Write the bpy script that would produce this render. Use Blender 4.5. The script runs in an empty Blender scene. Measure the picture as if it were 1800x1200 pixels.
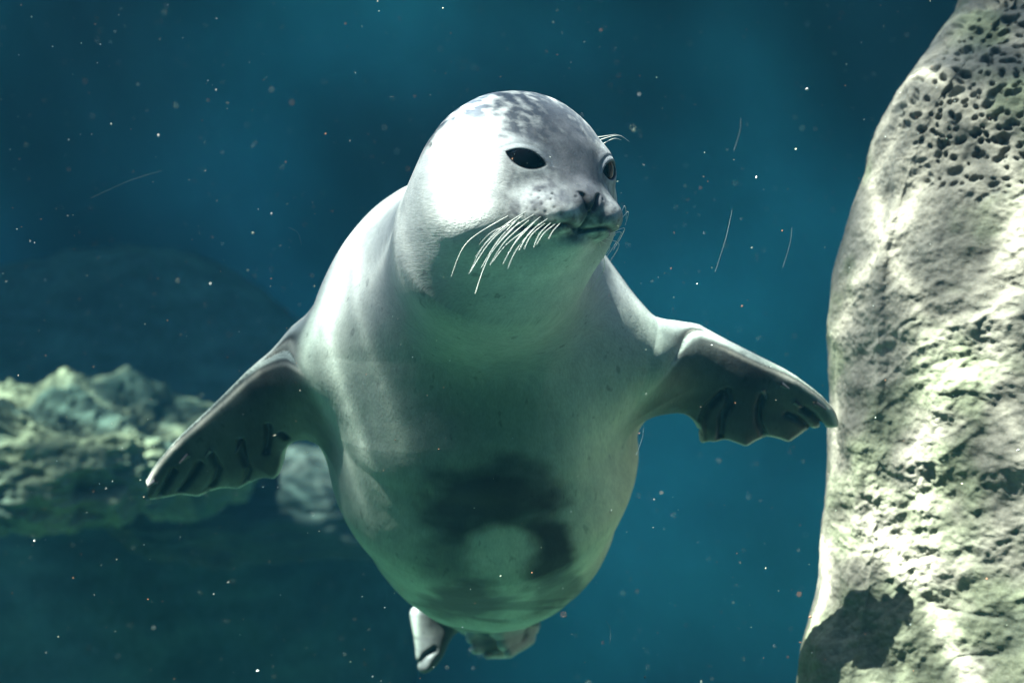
import bpy, bmesh, math, random
import numpy as np
from mathutils import Vector

SC = bpy.context.scene
COL = SC.collection
RNG = random.Random(7)

# ------------------------------------------------------------------ camera, sky, sun, exposure
D0 = 2.2                                   # metres from the lens to the seal's chest
cam = bpy.data.cameras.new('camera')
cam.sensor_width = 36.0
cam.lens = 36.0 * D0 / 1.5
cam.clip_start = 0.05
cam.clip_end = 200.0
cam.dof.use_dof = True
cam.dof.focus_distance = 1.98
cam.dof.aperture_fstop = 3.6
cam_ob = bpy.data.objects.new('camera', cam)
COL.objects.link(cam_ob)
cam_ob.location = (0, -D0, 0)
cam_ob.rotation_euler = (math.radians(90), 0, 0)
SC.camera = cam_ob

SUN_DIR = Vector((0.41, 0.26, -0.87)).normalized()      # the way the light travels
SUN_EL = math.asin(-SUN_DIR.z)
SUN_ROT = math.atan2(-SUN_DIR.x, -SUN_DIR.y)
world = bpy.data.worlds.new('World')
SC.world = world
world.use_nodes = True
wn = world.node_tree
bgn = wn.nodes.get('Background') or wn.nodes.new('ShaderNodeBackground')
sky = wn.nodes.new('ShaderNodeTexSky')
sky.sky_type = 'NISHITA'
sky.sun_disc = False
sky.sun_elevation = SUN_EL
sky.sun_rotation = SUN_ROT
wn.links.new(sky.outputs[0], bgn.inputs['Color'])
bgn.inputs['Strength'].default_value = 0.095

sun = bpy.data.lights.new('sun', 'SUN')
sun.energy = 5.0
sun.angle = math.radians(0.3)
sun.color = (1.0, 0.93, 0.87)
sun_ob = bpy.data.objects.new('sun', sun)
COL.objects.link(sun_ob)
sun_ob.location = (-4, -3, 7)
sun_ob.rotation_euler = SUN_DIR.to_track_quat('-Z', 'Y').to_euler()

SC.view_settings.view_transform = 'Standard'
SC.view_settings.look = 'None'
SC.view_settings.gamma = 1.0
SC.view_settings.exposure = 0.82
SC.view_settings.use_curve_mapping = False
SC.render.engine = 'CYCLES'
SC.cycles.use_denoising = True
SC.cycles.max_bounces = 8
SC.cycles.volume_bounces = 1
SC.cycles.transparent_max_bounces = 16
SC.cycles.sample_clamp_indirect = 4.0

WATER_Z = 2.6
WALL_TONE = (0.664, 189.28, 179.59)                      # scale and offset of the shade and glow painted on the far wall
SUN_MASK = (1.514, 168.79, 71.30)                     # scale and offset of the light mask, chosen for where the sun lands

# ------------------------------------------------------------------ helpers
def P(px, py, Y=0.0):
    s = (D0 + Y) / D0 / 1200.0
    return np.array([(px - 900.0) * s, Y, (600.0 - py) * s])

def RAD(rpx, Y=0.0):
    return rpx / 1200.0 * (D0 + Y) / D0

def mesh_object(name, verts, faces, mat=None, parent=None, smooth=True):
    me = bpy.data.meshes.new(name)
    verts = np.asarray(verts, dtype=np.float32)
    if isinstance(faces, np.ndarray):
        nf, k = faces.shape
        me.vertices.add(len(verts))
        me.vertices.foreach_set('co', verts.ravel())
        me.loops.add(nf * k)
        me.loops.foreach_set('vertex_index', faces.astype(np.int32).ravel())
        me.polygons.add(nf)
        me.polygons.foreach_set('loop_start', np.arange(0, nf * k, k, dtype=np.int32))
        me.update(calc_edges=True)
        me.validate()
    else:
        me.from_pydata([tuple(v) for v in verts], [], faces)
        me.update()
    if smooth:
        me.polygons.foreach_set('use_smooth', np.ones(len(me.polygons), dtype=bool))
    if mat:
        me.materials.append(mat)
    o = bpy.data.objects.new(name, me)
    COL.objects.link(o)
    if parent:
        o.parent = parent
    return o

def tag(o, label=None, cat=None, group=None, kind=None):
    if label: o['label'] = label
    if cat: o['category'] = cat
    if group: o['group'] = group
    if kind: o['kind'] = kind
    return o

def vcol(o, rgb, name='coat'):
    at = o.data.color_attributes.new(name, 'FLOAT_COLOR', 'POINT')
    a = np.ones((len(rgb), 4), dtype=np.float32)
    a[:, :3] = rgb
    at.data.foreach_set('color', a.ravel())

# ---- noise
_G = np.array([[1,1,0],[-1,1,0],[1,-1,0],[-1,-1,0],[1,0,1],[-1,0,1],[1,0,-1],[-1,0,-1],
               [0,1,1],[0,-1,1],[0,1,-1],[0,-1,-1]], dtype=np.float64)
_rs = np.random.RandomState(11)
_PERM = np.concatenate([_rs.permutation(256)] * 3)

def perlin(p):
    i = np.floor(p).astype(np.int64)
    f = p - i
    i &= 255
    u = f * f * f * (f * (f * 6 - 15) + 10)
    out = 0.0
    for dx in (0, 1):
        wx = u[:, 0] if dx else 1 - u[:, 0]
        for dy in (0, 1):
            wy = u[:, 1] if dy else 1 - u[:, 1]
            for dz in (0, 1):
                wz = u[:, 2] if dz else 1 - u[:, 2]
                h = _PERM[_PERM[_PERM[(i[:, 0] + dx) & 255] + ((i[:, 1] + dy) & 255)] + ((i[:, 2] + dz) & 255)] % 12
                g = _G[h]
                out = out + wx * wy * wz * (g[:, 0] * (f[:, 0] - dx) + g[:, 1] * (f[:, 1] - dy) + g[:, 2] * (f[:, 2] - dz))
    return out

def fbm(p, octaves=4, gain=0.5):
    a, s, out = 1.0, 1.0, 0.0
    for k in range(octaves):
        out = out + a * perlin(p * s + 17.3 * k)
        a *= gain
        s *= 2.03
    return out

def sstep(a, b, x):
    t = np.clip((x - a) / (b - a), 0, 1)
    return t * t * (3 - 2 * t)

# ---- shader nodes
class NT:
    def __init__(self, name):
        self.m = bpy.data.materials.new(name)
        self.m.use_nodes = True
        self.t = self.m.node_tree
        self.t.nodes.clear()
        self.out = self.n('ShaderNodeOutputMaterial')
    def n(self, kind, **kw):
        nd = self.t.nodes.new(kind)
        for k, v in kw.items():
            if k in nd.inputs.keys():
                self.set(nd, k, v)
            else:
                setattr(nd, k, v)
        return nd
    def set(self, nd, sock, v):
        if hasattr(v, 'node'):
            self.t.links.new(v, nd.inputs[sock])
        else:
            nd.inputs[sock].default_value = v
    def coord(self, what='Object'):
        return self.n('ShaderNodeTexCoord').outputs[what]
    def mapping(self, vec, scale=(1, 1, 1), loc=(0, 0, 0), rot=(0, 0, 0)):
        m = self.n('ShaderNodeMapping')
        self.set(m, 'Vector', vec)
        m.inputs['Scale'].default_value = scale
        m.inputs['Location'].default_value = loc
        m.inputs['Rotation'].default_value = rot
        return m.outputs[0]
    def noise(self, vec, scale, detail=4, rough=0.5, dist=0.0):
        nd = self.n('ShaderNodeTexNoise')
        self.set(nd, 'Vector', vec)
        nd.inputs['Scale'].default_value = scale
        nd.inputs['Detail'].default_value = detail
        nd.inputs['Roughness'].default_value = rough
        nd.inputs['Distortion'].default_value = dist
        return nd
    def ramp(self, fac, stops):
        r = self.n('ShaderNodeValToRGB')
        self.set(r, 'Fac', fac)
        el = r.color_ramp.elements
        while len(el) < len(stops):
            el.new(0.5)
        for e, (p, c) in zip(el, stops):
            e.position = p
            e.color = c if len(c) == 4 else (*c, 1)
        return r.outputs['Color']
    def mixc(self, fac, a, b, mode='MIX'):
        m = self.n('ShaderNodeMix')
        m.data_type = 'RGBA'
        m.blend_type = mode
        for i, v in ((0, fac), (6, a), (7, b)):
            if hasattr(v, 'node'):
                self.t.links.new(v, m.inputs[i])
            else:
                m.inputs[i].default_value = v if i == 0 else (*v, 1) if len(v) == 3 else v
        return m.outputs[2]
    def math(self, op, a, b=0.0, clamp=False):
        m = self.n('ShaderNodeMath')
        m.operation = op
        m.use_clamp = clamp
        self.set(m, 0, a)
        self.set(m, 1, b)
        return m.outputs[0]
    def bump(self, h, strength, dist, normal=None):
        b = self.n('ShaderNodeBump')
        self.set(b, 'Height', h)
        b.inputs['Strength'].default_value = strength
        b.inputs['Distance'].default_value = dist
        if normal is not None:
            self.set(b, 'Normal', normal)
        return b.outputs[0]
    def principled(self, color, rough=0.7, spec=0.3, normal=None, **kw):
        b = self.n('ShaderNodeBsdfPrincipled')
        self.set(b, 'Base Color', color if hasattr(color, 'node') else (*color, 1))
        self.set(b, 'Roughness', rough)
        b.inputs['Specular IOR Level'].default_value = spec
        if normal is not None:
            self.set(b, 'Normal', normal)
        for k, v in kw.items():
            self.set(b, k, v)
        self.t.links.new(b.outputs[0], self.out.inputs['Surface'])
        return b

# ------------------------------------------------------------------ materials of the setting
def mat_rock(name, attr='coat', fine=1.0):
    t = NT(name)
    co = t.coord()
    a = t.n('ShaderNodeAttribute')
    a.attribute_name = attr
    n1 = t.noise(co, 28 * fine, 8, 0.62)
    n2 = t.noise(co, 140 * fine, 5, 0.6)
    c = t.mixc(1.0, a.outputs['Color'], t.ramp(n1.outputs['Fac'], [(0.3, (0.72, 0.72, 0.7)), (0.7, (1.12, 1.1, 1.06))]), 'MULTIPLY')
    c = t.mixc(0.6, c, t.ramp(n2.outputs['Fac'], [(0.32, (0.62, 0.64, 0.6)), (0.62, (1.1, 1.1, 1.1))]), 'MULTIPLY')
    h = t.math('ADD', n1.outputs['Fac'], t.math('MULTIPLY', n2.outputs['Fac'], 0.35))
    nb = t.bump(h, 0.55, 0.007 / fine)
    t.principled(c, 0.85, 0.15, nb)
    return t.m

def mat_wall():
    t = NT('painted_pool_wall')
    co = t.coord()
    n2 = t.noise(co, 2.0, 3, 0.5)
    pa = t.n('ShaderNodeAttribute')
    pa.attribute_name = 'coat'
    c = pa.outputs['Color']
    c = t.mixc(0.5, c, t.ramp(n2.outputs['Fac'], [(0.3, (0.6, 0.65, 0.65)), (0.7, (1.15, 1.15, 1.12))]), 'MULTIPLY')
    t.principled(c, 0.9, 0.1, t.bump(n2.outputs['Fac'], 0.35, 0.04))
    return t.m

def mat_floor():
    t = NT('pool_floor_sand')
    co = t.coord()
    n1 = t.noise(co, 0.8, 5, 0.6)
    n2 = t.noise(co, 30, 5, 0.6)
    c = t.ramp(n1.outputs['Fac'], [(0.3, (0.06, 0.18, 0.11)), (0.6, (0.13, 0.30, 0.19))])
    c = t.mixc(0.4, c, t.ramp(n2.outputs['Fac'], [(0.3, (0.6, 0.6, 0.6)), (0.7, (1.1, 1.1, 1.1))]), 'MULTIPLY')
    t.principled(c, 0.9, 0.1, t.bump(n2.outputs['Fac'], 0.5, 0.02))
    return t.m

def mat_water():
    """Water surface as a light mask: caustic lines and sun patches in its transparency."""
    t = NT('water_light_mask')
    co = t.coord('Object')
    warp = t.noise(co, 2.2, 3, 0.5)
    wv = t.n('ShaderNodeVectorMath')
    wv.operation = 'MULTIPLY_ADD'
    t.set(wv, 0, warp.outputs['Color'])
    wv.inputs[1].default_value = (0.35, 0.35, 0.0)
    t.set(wv, 2, co)
    def cells(scale, loc):
        v = t.n('ShaderNodeTexVoronoi')
        v.feature = 'DISTANCE_TO_EDGE'
        t.set(v, 'Vector', t.mapping(wv.outputs[0], (scale, scale, 1), loc))
        v.inputs['Scale'].default_value = 1.0
        return v.outputs['Distance']
    l1 = t.ramp(cells(2.3, (0.3, 0.1, 0)), [(0.0, (1, 1, 1)), (0.03, (0.6,) * 3), (0.075, (0.12,) * 3), (0.24, (0.0,) * 3)])
    l2 = t.ramp(cells(6.5, (1.3, 2.1, 0)), [(0.0, (0.5,) * 3), (0.08, (0.2,) * 3), (0.26, (0.0,) * 3)])
    sw = t.n('ShaderNodeAttribute')
    sw.attribute_name = 'sun_mask'
    bigc = t.ramp(sw.outputs['Fac'], [(0.0, (0.14,) * 3), (1.0, (0.58,) * 3)])
    s = t.mixc(1.0, l1, l2, 'ADD')
    s = t.mixc(1.0, s, (9.0, 9.0, 9.0), 'MULTIPLY')
    s = t.mixc(1.0, s, bigc, 'MULTIPLY')
    s = t.mixc(1.0, s, bigc, 'ADD')
    s = t.mixc(1.0, s, (0.90, 1.0, 1.0), 'MULTIPLY')
    nd = t.n('ShaderNodeBsdfTransparent')
    t.set(nd, 'Color', s)
    t.t.links.new(nd.outputs[0], t.out.inputs['Surface'])
    return t.m

def mat_haze():
    t = NT('pool_water_haze')
    v = t.n('ShaderNodeVolumePrincipled')
    v.inputs['Color'].default_value = (0.016, 0.085, 0.14, 1)
    v.inputs['Absorption Color'].default_value = (0.22, 0.62, 0.70, 1)
    v.inputs['Density'].default_value = 0.045
    v.inputs['Anisotropy'].default_value = 0.1
    t.t.links.new(v.outputs[0], t.out.inputs['Volume'])
    return t.m

# ------------------------------------------------------------------ the pool
def grid_faces(nu, nv):
    i = np.arange(nu * nv).reshape(nu, nv)
    return np.stack([i[:-1, :-1], i[1:, :-1], i[1:, 1:], i[:-1, 1:]], -1).reshape(-1, 4)

def build_pool():
    # floor
    xs, ys = np.linspace(-8, 8, 120), np.linspace(-3.2, 8.6, 100)
    X, Y = np.meshgrid(xs, ys, indexing='ij')
    p = np.stack([X.ravel(), Y.ravel(), np.zeros(X.size)], 1)
    z = -2.9 + 0.12 * fbm(p * 0.7, 4)
    p[:, 2] = z
    o = mesh_object('floor', p, grid_faces(120, 100), mat_floor())
    tag(o, kind='structure')
    # far wall: a curved bay of painted rockwork
    nu, nv = 360, 120
    th = np.linspace(-math.pi, math.pi, nu)
    zz = np.linspace(-3.1, 2.75, nv)
    T, Z = np.meshgrid(th, zz, indexing='ij')
    ct = np.cos(T).ravel()
    q = np.stack([np.sin(T).ravel() * 6.8, 0.6 + np.where(ct > 0, ct * 5.8, ct * 3.9), Z.ravel()], 1)
    r = (0.30 * fbm(q * 0.36 + 3.1, 2)) * sstep(-0.3, 0.3, ct)
    r[T.ravel() > math.pi - 1e-6] = r[T.ravel() < -math.pi + 1e-6]
    nrm = np.stack([-np.sin(T).ravel(), -np.cos(T).ravel(), 0 * Z.ravel()], 1)
    q = q + nrm * (r + 0.1)[:, None]
    o = mesh_object('wall', q, grid_faces(nu, nv)[:, ::-1], mat_wall())
    st = sstep(-0.50, 0.50, fbm(q * WALL_TONE[0] + np.array([WALL_TONE[1], WALL_TONE[2], 5.5]), 2, 0.3))[:, None]
    vcol(o, np.array([0.006, 0.013, 0.017]) * (1 - st) + np.array([0.036, 0.225, 0.31]) * st)  # dark corners and water glow painted into the wall colour
    tag(o, kind='structure')
    # unseen slab added over the far end to shade the wall and boulder
    x_ = np.linspace(-8.2, 8.2, 60)
    edge = 3.45 + 0.2 * np.array([math.sin(1.1 * a) + 0.5 * math.sin(2.7 * a + 1) for a in x_])
    v = [(a, b, z) for z in (2.75, 3.0) for a, e in zip(x_, edge) for b in (e, 8.8)]
    f, n2 = [], 120
    for i in range(59):
        a = 2 * i
        f += [(a, a + 1, a + 3, a + 2), (n2 + a, n2 + a + 2, n2 + a + 3, n2 + a + 1), (a, a + 2, n2 + a + 2, n2 + a), (a + 1, n2 + a + 1, n2 + a + 3, a + 3)]
    f += [(0, n2, n2 + 1, 1), (118, 119, n2 + 119, n2 + 118)]
    tc = NT('shade_slab_concrete')
    tc.principled(tc.ramp(tc.noise(tc.coord(), 3, 6, 0.6).outputs['Fac'], [(0.3, (0.22, 0.24, 0.23)), (0.7, (0.36, 0.37, 0.35))]), 0.85, 0.2)
    tag(mesh_object('shade_slab', v, f, tc.m, None, False), kind='structure')
    # water surface, masked so the sun falls on chosen spots
    n = 240
    xs = np.linspace(-8.2, 8.2, n)
    ys = np.linspace(-3.3, 8.7, n)
    X, Y = np.meshgrid(xs, ys, indexing='ij')
    p = np.stack([X.ravel(), Y.ravel(), np.zeros(X.size)], 1)
    flat = p.copy()
    p[:, 2] = WATER_Z + 0.02 * fbm(p * 1.5, 3)
    o = mesh_object('water_surface', p, grid_faces(n, n), mat_water())
    sw = sstep(-0.30, 0.35, fbm(flat * SUN_MASK[0] + np.array([SUN_MASK[1], SUN_MASK[2], 3.3]), 2))
    at = o.data.attributes.new('sun_mask', 'FLOAT', 'POINT')
    at.data.foreach_set('value', sw.astype(np.float32))
    tag(o, kind='structure')

build_pool()

# ------------------------------------------------------------------ rocks
def polyline_interp(pts, t):
    pts = np.asarray(pts, float)
    return np.interp(t, pts[:, 0], pts[:, 1])

def pits(p2, cell, keep, size, seed, stretch=(1, 1)):
    """Scattered round hollows on a 2-D sheet: depth 0..1."""
    q = p2 / cell
    base = np.floor(q).astype(int)
    out = np.zeros(len(q))
    for dx in (-1, 0, 1):
        for dy in (-1, 0, 1):
            c = base + np.array([dx, dy])
            h = (c[:, 0] * 73856093 ^ c[:, 1] * 19349663 ^ seed) & 0x7fffffff
            r1 = ((h * 1103515245 + 12345) & 0x7fffffff) / 2147483647.0
            r2 = (((h >> 3) * 22695477 + 1) & 0x7fffffff) / 2147483647.0
            r3 = (((h >> 5) * 69069 + 7) & 0x7fffffff) / 2147483647.0
            cx, cy = c[:, 0] + r1, c[:, 1] + r2
            d = np.hypot((q[:, 0] - cx) * stretch[0], (q[:, 1] - cy) * stretch[1])
            rad = size * (0.55 + 0.75 * r3)
            out = np.maximum(out, np.where(r3 < keep, 1 - sstep(0.35 * rad, rad, d), 0))
    return out

def build_near_rock():
    # left outline in photograph pixels (row, column) at the depth of the rim
    edge = [(-260, 1775), (-120, 1750), (0, 1715), (30, 1690), (80, 1660), (130, 1618), (190, 1571), (240, 1546), (290, 1531), (360, 1511),
            (420, 1491), (480, 1479), (560, 1471), (590, 1467), (650, 1471), (700, 1475), (800, 1472), (900, 1470), (1000, 1459),
            (1060, 1450), (1120, 1436), (1200, 1421), (1400, 1385), (1900, 1330), (2700, 1290)]
    YR = 0.30                                     # depth of the rim
    s = (D0 + YR) / D0 / 1200.0
    rows = np.concatenate([np.linspace(-260, -40, 50), np.linspace(-38, 1240, 640), np.linspace(1250, 2700, 90)])
    xe = (polyline_interp(edge, rows) - 900) * s
    z = (600 - rows) * s
    # section: back -> rim -> front face, as offsets (dx, dy) along a parameter
    sec = np.array([[0.95, 1.25], [0.55, 0.95], [0.25, 0.60], [0.07, 0.28], [0.0, 0.06], [0.012, -0.02], [0.045, -0.06], [0.07, -0.072],
                    [0.14, -0.12], [0.30, -0.21], [0.55, -0.30], [0.9, -0.34], [1.4, -0.30]])
    u = np.concatenate([np.linspace(0, 3, 40, endpoint=False), np.linspace(3, 9.6, 420, endpoint=False), np.linspace(9.6, 12, 40)])
    k = np.arange(len(sec))
    # smooth interpolation through the section points
    def cr(vals, u):
        i = np.clip(np.floor(u).astype(int), 0, len(vals) - 2)
        f = u - i
        p0 = vals[np.clip(i - 1, 0, None)]; p1 = vals[i]; p2 = vals[i + 1]; p3 = vals[np.clip(i + 2, None, len(vals) - 1)]
        return 0.5 * (2 * p1 + (p2 - p0) * f + (2 * p0 - 5 * p1 + 4 * p2 - p3) * f ** 2 + (3 * p1 - p0 - 3 * p2 + p3) * f ** 3)
    dx, dy = cr(sec[:, 0], u), cr(sec[:, 1], u)
    nr, nu = len(rows), len(u)
    X = xe[:, None] + dx[None, :]
    # strip between rim and crest is wider low down, as in the photograph
    Y = YR + dy[None, :] + 0 * X
    Z = z[:, None] + 0 * X
    # lean: the top runs away from the viewer
    Y = Y + 0.10 * np.maximum(Z, -0.2) ** 2
    V = np.stack([X, Y, Z], -1).reshape(-1, 3)
    f = grid_faces(nr, nu)
    # numeric normals on the grid
    G = V.reshape(nr, nu, 3)
    tu = np.gradient(G, axis=1); tv = np.gradient(G, axis=0)
    N = np.cross(tu, tv).reshape(-1, 3)
    N /= np.linalg.norm(N, axis=1)[:, None] + 1e-12
    flip = np.sign(N[:, 1].reshape(nr, nu)[nr // 2, int(nu * 0.6)])
    if flip > 0:
        N = -N
    else:
        f = f
    U = np.broadcast_to(u[None, :], (nr, nu)).ravel()
    Zf, Xf = V[:, 2], V[:, 0]
    sheet = np.stack([Xf * 1.0, Zf], 1)
    onface = sstep(4.2, 6.2, U)
    d = 0.042 * fbm(V * 3.1 + 5, 3) + 0.009 * fbm(V * 11 + 2, 4) + 0.0030 * fbm(V * 34, 4) + 0.0018 * fbm(V * 90, 3)
    # diagonal ledges and ridges on the lower two thirds
    rot = np.stack([Xf * 0.8 + Zf * 0.6, V[:, 1], -Xf * 0.6 + Zf * 0.8], 1)
    rid = 1 - np.abs(fbm(rot * np.array([4.0, 4.0, 11.0]) + 31, 3)) * 2.2
    d += 0.003 * np.clip(rid, 0, 1) ** 3 * onface * (1 - sstep(0.08, 0.30, Zf))
    rid2 = 1 - np.abs(fbm(rot * np.array([9.0, 9.0, 24.0]) + 77, 3)) * 2.0
    low = 1 - sstep(0.05, 0.24, Zf)
    rid2 = rid2 - 1.1 * sstep(-0.1, 0.3, fbm(V * 5 + 60, 2))
    d -= 0.0016 * np.clip(rid2, 0, 1) ** 3 * onface * low
    warp = V + 0.05 * np.stack([perlin(V * 6), perlin(V * 6 + 30), perlin(V * 6 + 60)], 1)
    crk = np.exp(-(perlin(warp * np.array([5.0, 5.0, 9.0]) + 13) / 0.035) ** 2) * sstep(0.0, 0.35, perlin(V * 3.7 + 21) + 0.1) * onface * low
    lum = fbm(rot * np.array([14, 14, 26.0]) + 3, 3)
    d += 0.0032 * lum * onface * low - 0.0045 * crk
    # a sharp arris set in from the rim
    crest = np.interp(Zf, [-0.5, -0.25, -0.02, 0.2, 0.36], [0.016, 0.026, 0.056, 0.045, 0.03]) + 0.004 * perlin(V * 14)
    off_ = (X - xe[:, None]).ravel()
    d += 0.007 * np.exp(-((off_ - crest) / 0.010) ** 2) * (Zf < 0.30) * (U > 4)
    # pocked upper third
    top = sstep(0.20, 0.34, Zf + 0.06 * perlin(V * 7)) * onface
    rs2 = np.stack([sheet[:, 0] * 0.8 + sheet[:, 1] * 0.6, -sheet[:, 0] * 0.6 + sheet[:, 1] * 0.8], 1)
    wob = 0.008 * np.stack([perlin(V * 24), perlin(V * 24 + 50)], 1)
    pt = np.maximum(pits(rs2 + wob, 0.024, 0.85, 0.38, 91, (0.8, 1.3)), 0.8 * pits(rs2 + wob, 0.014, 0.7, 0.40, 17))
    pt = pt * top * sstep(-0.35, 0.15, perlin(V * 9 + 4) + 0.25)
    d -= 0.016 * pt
    W = V + N * d[:, None] * sstep(3.6, 5.0, U)[:, None] + N * (d * 0.35 * (1 - sstep(3.6, 5.0, U)))[:, None]
    # stone colour: pale buff, grey-green film, darker in pits, brown crust at the top
    m1 = sstep(-0.35, 0.45, fbm(V * 4.5 + 9, 4))[:, None]
    c = np.array([0.21, 0.195, 0.16]) * (1 - m1) + np.array([0.33, 0.305, 0.25]) * m1
    gr = sstep(0.0, 0.6, fbm(V * 6.5 + 40, 4) + 0.6 * sstep(-0.28, -0.5, Zf))[:, None]
    c = c * (1 - 0.55 * gr) + np.array([0.15, 0.19, 0.10]) * 0.55 * gr
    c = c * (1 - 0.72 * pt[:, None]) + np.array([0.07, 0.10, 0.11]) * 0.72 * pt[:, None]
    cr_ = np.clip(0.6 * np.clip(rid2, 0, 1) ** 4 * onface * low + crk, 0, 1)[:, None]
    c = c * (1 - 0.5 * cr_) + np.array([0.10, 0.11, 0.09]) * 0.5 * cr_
    br = sstep(0.57, 0.63, Zf + 0.03 * perlin(V * 12))[:, None]
    c = c * (1 - br) + np.array([0.26, 0.19, 0.13]) * br
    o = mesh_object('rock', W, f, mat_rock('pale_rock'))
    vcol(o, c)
    tag(o, 'tall pale pitted rock face beside the seal at the right edge', 'rock')
    return o

build_near_rock()

def mound(name, centre, radii, seed, label, base, mat, amp=0.12, res=(220, 130), rot=0.0, ledge=0.5):
    nu, nv = res
    th = np.linspace(0, 2 * math.pi, nu)
    ph = np.linspace(-0.30 * math.pi, 0.5 * math.pi, nv)
    T, F = np.meshgrid(th, ph, indexing='ij')
    n = np.stack([np.cos(F) * np.cos(T), np.cos(F) * np.sin(T), np.sin(F)], -1).reshape(-1, 3)
    c_, s_ = math.cos(rot), math.sin(rot)
    e = np.sign(n) * np.abs(n) ** 0.82
    v = e * np.array(radii)
    v = np.stack([v[:, 0] * c_ - v[:, 1] * s_, v[:, 0] * s_ + v[:, 1] * c_, v[:, 2]], 1)
    q = v + seed
    d = amp * fbm(q * 1.2, 3) + amp * 0.5 * fbm(q * 3.3, 4)
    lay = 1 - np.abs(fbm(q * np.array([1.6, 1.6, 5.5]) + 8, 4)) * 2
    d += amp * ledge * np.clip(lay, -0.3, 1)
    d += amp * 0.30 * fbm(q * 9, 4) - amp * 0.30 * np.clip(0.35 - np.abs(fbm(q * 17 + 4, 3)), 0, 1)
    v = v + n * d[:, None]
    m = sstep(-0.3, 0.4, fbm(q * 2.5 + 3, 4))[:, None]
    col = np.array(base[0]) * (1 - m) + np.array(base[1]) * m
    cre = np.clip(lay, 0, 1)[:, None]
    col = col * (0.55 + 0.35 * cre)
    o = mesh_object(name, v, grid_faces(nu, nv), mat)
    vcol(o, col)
    o.location = centre
    tag(o, label, 'rock')
    return o

rock_far = mat_rock('far_rock', fine=0.22)
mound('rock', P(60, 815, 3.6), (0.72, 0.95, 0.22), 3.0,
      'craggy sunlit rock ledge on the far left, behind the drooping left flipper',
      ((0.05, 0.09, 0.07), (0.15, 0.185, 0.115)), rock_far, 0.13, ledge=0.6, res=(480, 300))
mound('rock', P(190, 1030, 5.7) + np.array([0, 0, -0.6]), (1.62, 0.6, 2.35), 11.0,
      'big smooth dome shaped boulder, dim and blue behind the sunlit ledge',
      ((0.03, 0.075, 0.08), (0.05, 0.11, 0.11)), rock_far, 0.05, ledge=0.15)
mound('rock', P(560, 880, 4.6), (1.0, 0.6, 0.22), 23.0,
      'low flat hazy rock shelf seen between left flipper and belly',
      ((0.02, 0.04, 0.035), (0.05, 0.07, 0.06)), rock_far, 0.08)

# ------------------------------------------------------------------ the seal
def smin(a, b, k):
    h = np.clip(0.5 + 0.5 * (b - a) / k, 0, 1)
    return b + (a - b) * h - k * h * (1 - h)

def smax(a, b, k):
    return -smin(-a, -b, k)

def sd_cone(p, a, b, r1, r2):
    ab = b - a
    t = np.clip(((p - a) @ ab) / (ab @ ab), 0, 1)
    return np.linalg.norm(p - a - t[:, None] * ab, axis=1) - (r1 + (r2 - r1) * t)

def sd_ell(p, c, r):
    q = (p - np.array(c)) / np.array(r)
    k0 = np.linalg.norm(q, axis=1)
    k1 = np.linalg.norm(q / np.array(r), axis=1)
    return k0 * (k0 - 1) / (k1 + 1e-9)

def sd_poly(p, v):
    """Signed distance to a closed polygon in 2-D."""
    d = np.full(len(p), 1e9)
    s = np.ones(len(p))
    n = len(v)
    for i in range(n):
        a, b = v[i], v[i - 1]
        e = b - a
        w = p - a
        t = np.clip((w @ e) / (e @ e), 0, 1)
        bb = w - e * t[:, None]
        d = np.minimum(d, (bb ** 2).sum(1))
        c1 = p[:, 1] >= a[1]
        c2 = p[:, 1] < b[1]
        c3 = e[0] * w[:, 1] > e[1] * w[:, 0]
        fl = (c1 & c2 & c3) | (~c1 & ~c2 & ~c3)
        s = np.where(fl, -s, s)
    return s * np.sqrt(d)

def d_polyline(p, pts):
    d = np.full(len(p), 1e9)
    for a, b in zip(pts[:-1], pts[1:]):
        e = b - a
        t = np.clip(((p - a) @ e) / (e @ e), 0, 1)
        d = np.minimum(d, np.linalg.norm(p - a - t[:, None] * e, axis=1))
    return d

# ---- head frame
def head_frame(yaw, pitch, roll):
    y, p_, r = map(math.radians, (yaw, pitch, roll))
    f = np.array([math.sin(y) * math.cos(p_), -math.cos(y) * math.cos(p_), math.sin(p_)])
    s = np.cross(np.array([0, 0, 1.0]), f)
    s /= np.linalg.norm(s)
    u = np.cross(f, s)
    s2 = s * math.cos(r) + u * math.sin(r)
    u2 = u * math.cos(r) - s * math.sin(r)
    return f, s2, u2

HEAD_C = P(908, 320, -0.20)
HF, HS, HU = head_frame(35, -4, -2)
HM = np.stack([HF, HS, HU], 1)             # world = HEAD_C + HM @ local

def to_head(p):
    return (p - HEAD_C) @ HM

def from_head(q):
    return HEAD_C + np.asarray(q, float) @ HM.T

EYE_C = np.array([0.085, 0.0535, 0.0185])    # the other eye mirrors s
EYE_R = 0.0310
def eye_axes(sg):
    n = np.array([0.90, 0.42 * sg, 0.08]); n /= np.linalg.norm(n)
    a = np.array([0.45, -0.78 * sg, -0.22]); a -= n * (a @ n); a /= np.linalg.norm(a)   # outer -> inner corner
    b = np.cross(n, a) * (1.0)
    if b[2] < 0: b = -b
    return n, a, b

LID = (0.0250, 0.0092, 0.0125)             # half width, rise of the upper lid, drop of the lower

def almond(w, a, b):
    hw, up, dn = LID
    Ru = (hw * hw + up * up) / (2 * up)
    Rd = (hw * hw + dn * dn) / (2 * dn)
    wa, wb = w @ a, w @ b
    return np.maximum(np.hypot(wa, wb - (up - Ru)) - Ru, np.hypot(wa, wb + (dn - Rd)) - Rd)

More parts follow.
